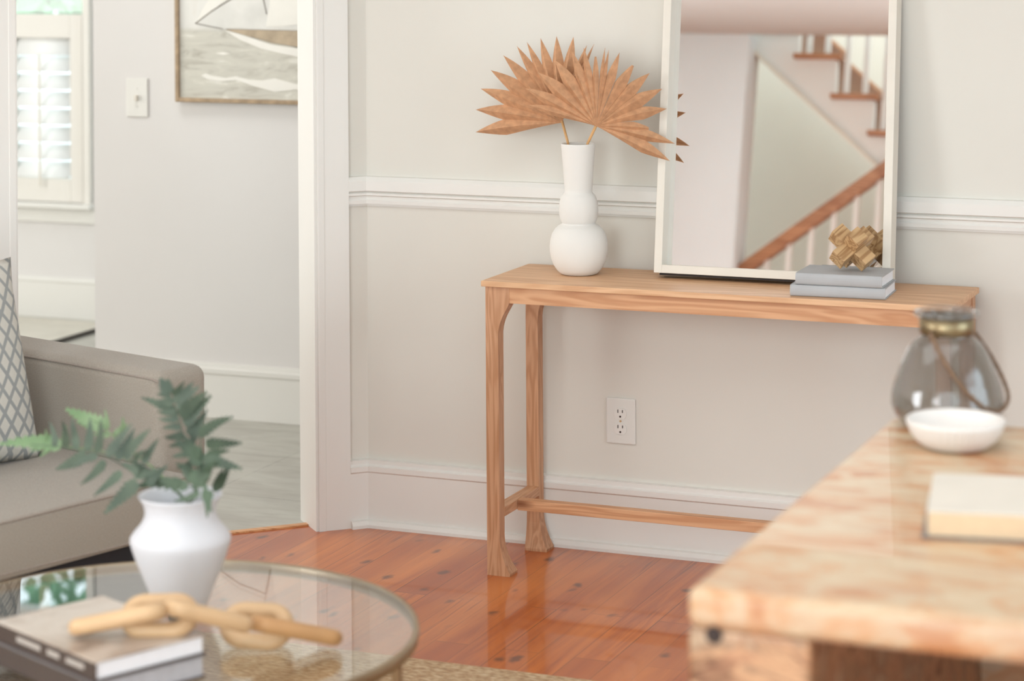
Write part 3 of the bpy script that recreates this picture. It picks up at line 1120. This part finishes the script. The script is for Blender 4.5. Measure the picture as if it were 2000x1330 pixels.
# pillow
t = thing('throw_pillow', 'throw pillow with grey diamond lattice pattern in the sofa corner', 'pillow', (-0.212, -1.205, 0.424))
bm = bmesh.new()
NP = 28
PW = 0.45
top, bot = {}, {}
for i in range(NP + 1):
    for j in range(NP + 1):
        u_, v_ = i / NP * 2 - 1, j / NP * 2 - 1
        th = 0.07 * max(0.0, (1 - abs(u_) ** 2.2)) ** 0.55 * max(0.0, (1 - abs(v_) ** 2.2)) ** 0.55
        pin = 1 - 0.07 * (1 - v_ * v_) * abs(u_) ** 3
        pin2 = 1 - 0.07 * (1 - u_ * u_) * abs(v_) ** 3
        x, z = u_ * PW / 2 * pin, v_ * PW / 2 * pin2
        top[i, j] = bm.verts.new((x - PW / 2, -th, z + PW / 2 - 0.01))
        bot[i, j] = top[i, j] if (i in (0, NP) or j in (0, NP)) else bm.verts.new((x - PW / 2, th, z + PW / 2 - 0.01))
for i in range(NP):
    for j in range(NP):
        bm.faces.new((top[i, j], top[i + 1, j], top[i + 1, j + 1], top[i, j + 1]))
        bm.faces.new((bot[i, j], bot[i, j + 1], bot[i + 1, j + 1], bot[i + 1, j]))
obj('pillow_cover', bm, M['pillow'], t, True)
# local -y faces the sofa front (+x world), local +x points away from the camera along the sofa
t.rotation_euler = Euler((math.radians(-14), 0, PI / 2 - SA), 'XYZ')

# ------------------------------------------------------------------ jute rug, coffee table
struct_rug = obj('jute_rug', B((-0.9, -4.2, 0.0), (1.78, -1.022, 0.012), 0.004), M['jute'])
tag(struct_rug, 'natural jute rug on the pine floor under the glass table', 'rug')

CT = Vector((0.700, -2.234, 0))
CR, CZ = 0.4354, 0.420
t = thing('coffee_table', 'round glass coffee table with thin aged brass rim', 'coffee table', (CT.x, CT.y, 0.012))
g0 = -0.012
obj('glass_top', lathe([(0.0, CZ - 0.008 + g0), (CR - 0.008, CZ - 0.008 + g0), (CR - 0.008, CZ - 0.0005 + g0), (0, CZ - 0.0005 + g0)], 128), M['glass'], t)
obj('rim', lathe([(CR - 0.009, CZ - 0.020 + g0), (CR, CZ - 0.020 + g0), (CR + 0.0015, CZ - 0.010 + g0), (CR, CZ + g0), (CR - 0.006, CZ + 0.0005 + g0), (CR - 0.0085, CZ - 0.004 + g0)], 128, True), M['brass'], t, True)
pl = on_z(806, 1275, CZ)
a0 = math.atan2(pl.y - CT.y, pl.x - CT.x)
for a in (a0, a0 + math.radians(144), a0 - math.radians(108)):
    obj('leg', B((-0.007, -0.007, 0), (0.007, 0.007, CZ - 0.018 + g0), 0.001), M['brass'], t, False, ((CR - 0.011) * math.cos(a), (CR - 0.011) * math.sin(a), 0))

# white vase with fern
vx, vy = 0.683, -2.125
t = thing('shoulder_vase', 'squat matte white vase with fern stems on the glass coffee table', 'vase', (vx, vy, CZ + 0.0005))
prof = [(0, 0.002), (0.036, 0.0), (0.042, 0.004), (0.052, 0.030), (0.065, 0.062), (0.077, 0.092), (0.0835, 0.112), (0.0855, 0.120), (0.085, 0.127), (0.078, 0.137), (0.068, 0.148), (0.0615, 0.160), (0.0600, 0.170), (0.0625, 0.182), (0.0685, 0.193), (0.0715, 0.1975), (0.0700, 0.199), (0.066, 0.194), (0.057, 0.175), (0.056, 0.16), (0.07, 0.13), (0.07, 0.12), (0.0, 0.05)]
obj('vase_body', lathe(prof, 96), M['coolwhite'], t, True)


def px_at(px, py, Y):
    return on_y(px, py, Y)


def catmull(P, n=8):
    Q = [P[0]] + list(P) + [P[-1]]
    out = []
    for i in range(1, len(Q) - 2):
        p0, p1, p2, p3 = Q[i - 1:i + 3]
        for k in range(n):
            q = k / n
            out.append(0.5 * ((2 * p1) + (-p0 + p2) * q + (2 * p0 - 5 * p1 + 4 * p2 - p3) * q * q + (-p0 + 3 * p1 - 3 * p2 + p3) * q ** 3))
    out.append(P[-1])
    return out


def frond(label, stalk, leaves, mat, seed=1, wfac=0.14):
    """stalk and leaflets are given where the photo shows them, each with its own depth"""
    rnd = random.Random(seed)
    C0 = Vector((vx, vy, CZ + 0.19))
    t = thing('fern_frond', label, 'fern frond', C0)
    P = [Vector(on_y(*p)) - C0 for p in stalk]
    cur = catmull(P)
    obj('stalk', tube(cur, [0.0021 - 0.0013 * i / len(cur) for i in range(len(cur))], 6), mat, t, True)
    bm = bmesh.new()
    for lf in leaves:
        (bx, by), (tx, ty), Y0, dY = lf[:4]
        wf = lf[4] if len(lf) > 4 else 1.0
        a = Vector(on_y(bx, by, Y0)) - C0
        b = Vector(on_y(tx, ty, Y0 + dY)) - C0
        L = (b - a).length
        d = (b - a).normalized()
        face = (-FWD + Vector((rnd.uniform(-.35, .35), 0, rnd.uniform(.05, .6)))).normalized()
        w = d.cross(face).normalized()
        nn = w.cross(d).normalized()
        bend = w * (rnd.uniform(-0.08, 0.08) * L)
        NL = 8
        W = L * wfac * wf * 1.36
        mids = []
        for m in range(NL + 1):
            q = m / NL
            mids.append(bm.verts.new(a + d * L * q + bend * 4 * q * (1 - q) + nn * 0.0006))
        for m in range(NL):
            q = (m + 0.5) / NL
            hw = W * min(1.0, 0.55 + q * 2.5) * (1 - q) ** 0.62
            c = (mids[m].co + mids[m + 1].co) / 2
            step = L / NL
            for sgn in (-1, 1):
                o1 = bm.verts.new(c + w * sgn * hw * 0.72 - d * step * 0.42)
                o2 = bm.verts.new(c + w * sgn * hw * 1.12 + d * step * 0.55)
                o3 = bm.verts.new(c + w * sgn * hw * 0.55 + d * step * 0.62)
                bm.faces.new((mids[m], o1, o2, o3, mids[m + 1]))
    o = obj('leaflets', bm, mat, t)
    o['kind'] = 'stuff'
    return t


RB = (372, 985, -2.125)
A = -2.19
frond('long fern frond arching left across the sofa seat', [RB, (330, 950, -2.15), (266, 925, -2.17), (205, 890, -2.19), (123, 874, -2.21), (60, 868, -2.22)],
      [((279, 905), (310, 857), A, .01), ((262, 900), (286, 880), A, -.01), ((243, 895), (293, 840), A, -.01), ((210, 890), (257, 829), A, .01), ((228, 897), (262, 838), A, .02), ((189, 883), (197, 820), A, 0), ((171, 880), (176, 818), A, .02),
       ((150, 877), (140, 818), A, .01), ((128, 875), (122, 822), A, -.01), ((108, 872), (97, 825), A, 0),
       ((169, 888), (110, 916), A, .02), ((190, 890), (140, 914), A, -.02), ((205, 900), (158, 945), A, -.02), ((238, 922), (184, 968), A, -.02), ((268, 940), (205, 1002), A, -.02, 1.1), ((290, 942), (328, 908), A, .02), ((262, 930), (318, 915), A, .01), ((300, 948), (255, 900), A, .02), ((270, 925), (240, 905), A, 0, 1.4)], M['fern'], 3)
frond('pale green fern tip reaching furthest left over the sofa', [RB, (300, 925, -2.12), (215, 885, -2.13), (120, 872, -2.15), (60, 868, -2.16)],
      [((120, 870), (0, 868), -2.16, -.01, .75), ((95, 872), (60, 882), -2.16, 0, 1), ((85, 868), (90, 838), -2.16, 0), ((125, 870), (130, 832), -2.15, .01), ((100, 874), (78, 892), -2.16, 0)], M['fernlight'], 5)
frond('bright young fern frond behind the long dark one', [RB, (300, 915, -2.06), (235, 865, -2.04), (190, 825, -2.03), (135, 800, -2.02)],
      [((205, 835), (130, 799), -2.03, 0, 1.2), ((210, 838), (205, 800), -2.03, 0), ((222, 850), (250, 828), -2.03, 0), ((235, 860), (240, 815), -2.04, 0), ((195, 835), (150, 825), -2.03, 0), ((250, 875), (280, 850), -2.04, 0), ((215, 850), (180, 850), -2.03, 0)], M['fernlight'], 6)
B_ = -2.10
frond('upright fern frond with a curled tip above the vase', [RB, (388, 930, -2.11), (368, 880, -2.10), (352, 830, -2.10), (340, 790, -2.10), (324, 752, -2.10)],
      [((330, 766), (314, 738), B_, 0, 2.3), ((332, 768), (328, 740), B_, .01, 2.0),
       ((337, 772), (360, 745), B_, 0), ((340, 785), (378, 747), B_, .01), ((347, 800), (390, 755), B_, 0), ((353, 815), (404, 766), B_, -.01), ((360, 830), (412, 773), B_, 0), ((366, 848), (404, 800), B_, .01), ((372, 865), (400, 830), B_, 0),
       ((334, 775), (306, 770), B_, 0), ((338, 788), (304, 786), B_, .01), ((343, 803), (308, 804), B_, 0), ((348, 818), (310, 818), B_, -.01), ((354, 834), (318, 836), B_, 0), ((360, 850), (322, 854), B_, .01), ((366, 868), (330, 872), B_, 0), ((346, 810), (277, 777), B_, .02, .6), ((372, 885), (336, 892), B_, 0), ((378, 905), (345, 915), B_, 0)], M['fern'], 8, 0.16)
frond('dark fern frond spreading three leaflets to the right', [RB, (388, 935, -2.13), (392, 900, -2.13), (392, 865, -2.13), (388, 840, -2.13)],
      [((390, 850), (455, 815), -2.13, 0, .9), ((402, 867), (472, 865), -2.13, -.01, .9), ((398, 893), (472, 915), -2.13, -.01, .9), ((404, 888), (448, 880), -2.13, 0), ((395, 905), (345, 862), -2.13, 0, 1.5), ((392, 890), (360, 850), -2.13, .01, 1.4), ((390, 920), (430, 890), -2.13, 0, 1.3), ((385, 935), (345, 905), -2.13, 0, 1.3), ((425, 955), (449, 908), -2.12, 0), ((420, 960), (438, 915), -2.12, 0), ((395, 940), (420, 900), -2.14, 0, 1.5)], M['ferndark'], 9)
frond('low fern frond along the vase rim with leaflets drooping in front', [RB, (380, 955, -2.17), (340, 944, -2.18), (290, 945, -2.18)],
      [((368, 950), (250, 955), -2.18, 0, .6), ((350, 946), (300, 935), -2.18, 0), ((375, 945), (410, 925), -2.19, -.01, 1.8), ((372, 925), (405, 955), -2.19, -.01, 1.8), ((411, 958), (405, 1010), -2.205, -.015, 1.1), ((400, 955), (415, 1000), -2.205, -.012, 1.1), ((390, 962), (342, 978), -2.205, 0, .8), ((380, 940), (355, 915), -2.17, 0, 1.4)], M['ferndark'], 11)


# coffee-table books
def book_on_table(name, label, corner, e1, e2, z0, H, top, pages, spine, text=True):
    """corner = near corner; e1 along spine (to the left), e2 along the page edge (to the right)"""
    c = Vector((corner[0], corner[1], z0))
    a = Vector((e1[0], e1[1], 0))
    b = Vector((e2[0], e2[1], 0))
    t = thing(name, label, 'book', c, math.atan2(a.y, a.x))
    La = a.length
    R = Matrix.Rotation(-math.atan2(a.y, a.x), 3, 'Z')
    bl = R @ b
    Lb = bl.y
    ct = 0.0022
    bm = B((0, 0, H - ct), (La, Lb, H), 0.0006)
    obj('front_cover', bm, top, t)
    obj('back_cover', B((0, 0, 0), (La, Lb, ct), 0.0006), spine, t)
    y0 = 0 if Lb > 0 else 0
    sy = 1 if Lb > 0 else -1
    sp = obj('spine', B((0, min(0, sy * 0.003), ct), (La, max(0, sy * 0.003), H - ct)), spine, t)
    lo = sorted((sy * 0.0035, Lb - sy * 0.003))
    obj('pages', B((0.0035, lo[0], ct), (La - 0.003, lo[1], H - ct)), pages, t)
    if text:
        rr = random.Random(3)
        x = 0.03
        yy = sorted((-sy * 0.0004, sy * 0.0002))
        for wl in (0.05, 0.035, 0.07):
            obj('printed_block', B((x, yy[0], H * 0.38), (x + wl, yy[1], H * 0.66)), M['spinetext'], sp)
            x += wl + 0.02
    return t


BZ = CZ + 0.001
c1 = on_z(185, 1293, BZ + 0.066)
r1 = on_z(383, 1233, BZ + 0.066)
l1 = on_z(0, 1216, BZ + 0.066)
e1 = (l1 - c1).normalized() * 0.29
e2v = (r1 - c1)
# square the page edge to the spine
perp = Vector((-e1.y, e1.x, 0)).normalized()
if perp.dot(e2v) < 0:
    perp = -perp
e2 = perp * e2v.length
book_on_table('photo_book', 'upper coffee-table book with brown spine under the wooden chain', c1, e1, e2, BZ + 0.036, 0.030, M['cover'], M['pages'], M['spine'])
c2 = c1 + Vector((0.0, 0.0, 0)) + perp * -0.004
book_on_table('photo_book', 'lower grey coffee-table book resting on the glass', c2, e1 * 0.98, e2 * 1.02, BZ, 0.0355, M['spinegrey'], M['greypages'], M['spine'], False)

# wooden chain
t = thing('wooden_chain', 'decorative chain of five pale wooden links lying over the books', 'decorative chain', (0.80, -2.36, BZ))


def link(c, length, width, direction, normal, r, mat):
    """stadium-shaped ring"""
    c = Vector(c)
    d = Vector(direction).normalized()
    nn = Vector(normal).normalized()
    w = nn.cross(d).normalized()
    pts = []
    R_ = width / 2 - r
    hs = length / 2 - r - R_
    for i in range(14):
        a = -PI / 2 + PI * i / 13
        pts.append(c + d * (hs + R_ * math.cos(a)) + w * (R_ * math.sin(a)))
    for i in range(14):
        a = PI / 2 + PI * i / 13
        pts.append(c + d * (-hs + R_ * math.cos(a)) + w * (R_ * math.sin(a)))
    C0 = Vector((0.80, -2.36, BZ))
    return obj('chain_link', tube([q - C0 for q in pts], r, 14, True), mat, t, True)


ZB = BZ + 0.067


def mid_dir(pa, pb, za, zb):
    A, Bp = on_z(pa[0], pa[1], za), on_z(pb[0], pb[1], zb)
    return (A + Bp) / 2, (Bp - A), (Bp - A).length


RT = 0.0130
VIEW = FWD * 0.955 - _up * 0.295


def edge_link(pa, pb, za, zb, mat, width=0.060):
    c, d, L = mid_dir(pa, pb, za, zb)
    link(c, L, width, d, d.cross(VIEW), RT, mat)


edge_link((135, 1228), (325, 1192), ZB + 0.013, ZB + 0.046, M['chain'])
link(on_z(312, 1203, ZB + 0.024), 0.124, 0.076, _r0 + _up * 0.02, -VIEW + _up * 0.75, RT, M['chain'])
edge_link((322, 1183), (490, 1222), ZB + 0.050, BZ + 0.062, M['chain'])
link(on_z(502, 1222, BZ + 0.028), 0.122, 0.082, _r0 - _up * 0.05, -VIEW + _up * 0.75, RT, M['chain'])
edge_link((486, 1214), (668, 1248), BZ + 0.056, BZ + 0.013, M['chaindark'])

# ------------------------------------------------------------------ foreground burl table
FX0, FX1, FY0, FY1, FZ = 1.822, 3.0, -2.83, -1.735, 0.76
t = thing('burl_table', 'pale burl-veneered waterfall table with rounded edges at the right', 'table', (FX0, FY0, 0))
DX, DY = FX1 - FX0, FY1 - FY0
obj('table_top', B((0, 0, FZ - 0.052), (DX, DY, FZ), 0.016, 6), M['burl'], t)
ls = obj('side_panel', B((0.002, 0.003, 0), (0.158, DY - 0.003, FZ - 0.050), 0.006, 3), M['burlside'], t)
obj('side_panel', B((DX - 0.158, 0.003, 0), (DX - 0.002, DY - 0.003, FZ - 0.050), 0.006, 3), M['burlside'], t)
obj('back_panel', B((0.157, DY - 0.05, 0.05), (DX - 0.157, DY - 0.02, FZ - 0.052)), M['burl'], t)
kp = on_y(1394, 1241, FY0)
o = obj('knot', lathe([(0, 0), (0.007, 0.0), (0.010, 0.0008), (0.011, 0.0018)], 20), M['slot'], ls)
o.location = (kp.x - FX0, 0.0022, kp.z)
o.rotation_euler = (PI / 2, 0, 0)

# marble bowl
t = thing('marble_bowl', 'small fluted white marble bowl on the burl table', 'bowl', (1.972, -1.935, FZ + 0.0005))
prof = [(0, 0.001), (0.042, 0.0), (0.050, 0.003), (0.062, 0.012), (0.071, 0.024), (0.0765, 0.037), (0.0775, 0.044), (0.0745, 0.046), (0.071, 0.041), (0.064, 0.026), (0.05, 0.014), (0, 0.010)]
fl = [0, 0, .02, .045, .045, .04, 0, 0, 0, 0, 0, 0]
obj('bowl_body', lathe(prof, 160, flute=fl), M['marble'], t, True)

# smoked glass jar with cord handle
JX, JY = 1.925, -1.775
t = thing('glass_jar', 'smoked glass jar with brass collar and cord handle on burl table', 'jar', (JX, JY, FZ + 0.0005))
pr = smooth_profile([(0.0, 0.003), (0.060, 0.002), (0.078, 0.008), (0.089, 0.026), (0.0915, 0.042), (0.0875, 0.066), (0.075, 0.100), (0.060, 0.130), (0.046, 0.144), (0.0415, 0.150), (0.041, 0.176), (0.044, 0.180)], 5)
inn = [(max(0.0, p_[0] - 0.003), p_[1] + 0.002) for p_ in reversed(pr)]
obj('jar_body', lathe([(p_[0], p_[1]) for p_ in pr] + inn, 96), M['smoke'], t, True)
obj('jar_lip', lathe([(0.042, 0.177), (0.050, 0.178), (0.054, 0.182), (0.053, 0.187), (0.048, 0.189), (0.042, 0.187), (0.039, 0.182)], 72, True), M['smoke'], t, True)
obj('collar', lathe([(0.0425, 0.150), (0.0445, 0.151), (0.0445, 0.176), (0.0425, 0.177)], 72, True), M['collar'], t, True)
pth = []
JC = Vector((JX, JY, FZ))
rt2 = Vector((RIGHT.x, RIGHT.y, 0)).normalized()
tw = -Vector((FWD.x, FWD.y, 0)).normalized()
for rr, up_, ff in ((-0.033, 0.158, 0.036), (-0.030, 0.146, 0.050), (-0.018, 0.118, 0.070), (0.004, 0.084, 0.086), (0.030, 0.056, 0.088), (0.056, 0.038, 0.078), (0.080, 0.036, 0.052), (0.097, 0.048, 0.015), (0.096, 0.070, -0.02), (0.080, 0.105, -0.035), (0.056, 0.140, -0.030), (0.040, 0.158, -0.026)):
    pth.append(rt2 * rr + tw * ff + Vector((0, 0, up_)))
sm = []
Q = [pth[0]] + pth + [pth[-1]]
for i in range(1, len(Q) - 2):
    p0, p1, p2, p3 = Q[i - 1:i + 3]
    for k in range(5):
        s = k / 5
        sm.append(0.5 * ((2 * p1) + (-p0 + p2) * s + (2 * p0 - 5 * p1 + 4 * p2 - p3) * s * s + (-p0 + 3 * p1 - 3 * p2 + p3) * s ** 3))
sm.append(pth[-1])
obj('cord_handle', tube(sm, [0.0030 + 0.0006 * (i % 2) for i in range(len(sm))], 10), M['rope'], t, True)

# book on the burl table
t = thing('linen_book', 'thick white book with grey back cover on the burl table', 'book', (2.047, -2.494, FZ + 0.0005))
t.rotation_euler = (0, 0, math.radians(10))
obj('back_cover', B((-0.004, -0.004, 0), (0.34, 0.228, 0.003), 0.0008), M['spinegrey'], t)
obj('pages', B((0.004, 0.002, 0.003), (0.335, 0.222, 0.034), 0.0008), M['cream'], t)
obj('front_cover', B((0.003, 0.001, 0.034), (0.336, 0.223, 0.037), 0.001), M['frame'], t)

# ------------------------------------------------------------------ the staircase seen in the mirror
SYf, SYb = -6.22, -7.48
t = thing('staircase', 'white stairs with oak treads and handrail, reflected in the mirror', 'staircase', (-2.0, SYf, 0))
O = Vector((-2.0, SYf, 0))
k = (2.019 - 1.492) / (-0.112 + 0.794)


def rz_(x):
    return 1.492 + k * (x + 0.794)


hr = bmesh.new()
xa, xb = -1.65, 0.55
ra = bmesh.new()
pts = [(xa - O.x, rz_(xa) - 0.055), (xb - O.x, rz_(xb) - 0.055), (xb - O.x, rz_(xb) + 0.022), (xa - O.x, rz_(xa) + 0.022)]
poly_prism(ra, pts, 0.06, 1, -0.03)
obj('handrail', ra, M['stairwood'], t)
# lower flight: rises towards +x, open side at y=0 (local), balusters every 0.11
rise, run = 0.2, 0.2 / k
x = -1.6
i = 0
bm = bmesh.new()
prof = [(xa - O.x - 0.3, 0.0)]
n_st = 0
zx = rz_(-1.6) - 0.92
obj('lower_stringer', poly_prism(bmesh.new(), [(0.05, 0), (xb - O.x, 0), (xb - O.x, rz_(xb) - 0.80), (0.35, rz_(0.35 + O.x) - 0.80), (0.05, 0.02)], 0.04, 1, -0.02), M['stairwall'], t)
xx = -1.55
while xx < 0.5:
    obj('baluster', B((xx - O.x - 0.013, -0.013, rz_(xx) - 0.82), (xx - O.x + 0.013, 0.013, rz_(xx) - 0.05)), M['trim'], t)
    xx += 0.112
# upper flight: rises towards -x; soffit line (-.786,2.62)->(-.12,2.058)
k2 = (2.62 - 2.058) / (-0.786 + 0.12)


def so(x):
    return 2.62 + k2 * (x + 0.786)


treads = [(-0.565, 2.60), (-0.355, 2.392), (-0.150, 2.205), (0.055, 2.01), (0.26, 1.81), (-0.77, 2.81), (-0.975, 3.01), (-1.18, 3.21)]
treads.sort()
out = [(-1.385 - O.x, so(-1.385))]
out += [(0.465 - O.x, so(0.465)), (0.465 - O.x, 1.61)]
for (tx, tz) in reversed(treads):
    out += [(tx + 0.205 - O.x, tz), (tx - O.x, tz)]
out = [out[0], out[1]] + out[2:]
bm = poly_prism(bmesh.new(), out, 0.05, 1, -0.06)
obj('upper_stringer', bm, M['trim'], t)
# sloping soffit plastered below the upper flight
bm = poly_prism(bmesh.new(), [(-1.385 - O.x, so(-1.385)), (0.465 - O.x, so(0.465)), (0.465 - O.x, so(0.465) + 0.02), (-1.385 - O.x, so(-1.385) + 0.02)], -1.1, 1, -0.06)
obj('soffit', bm, M['stairwall'], t)
obj('soffit_trim', tube([(-1.385 - O.x, 0.0, so(-1.385)), (0.465 - O.x, 0.0, so(0.465))], 0.012, 6), M['stairwall'], t)
for (tx, tz) in treads:
    obj('tread', B((tx - 0.02 - O.x, -0.95, tz), (tx + 0.235 - O.x, 0.03, tz + 0.026), 0.004), M['stairwood'], t)
    for dx in (0.05, 0.15):
        bx = tx + dx
        obj('baluster', B((bx - O.x - 0.013, -0.04, tz + 0.026), (bx - O.x + 0.013, -0.014, tz + 0.85)), M['trim'], t)
obj('newel_post', B((0.47 - O.x, -0.09, 0.0), (0.56 - O.x, 0.0, 2.9), 0.004), M['trim'], t)
obj('landing', B((0.465 - O.x, -1.26, 1.56), (0.93 - O.x, 0.0, 1.60)), M['stairwood'], t)
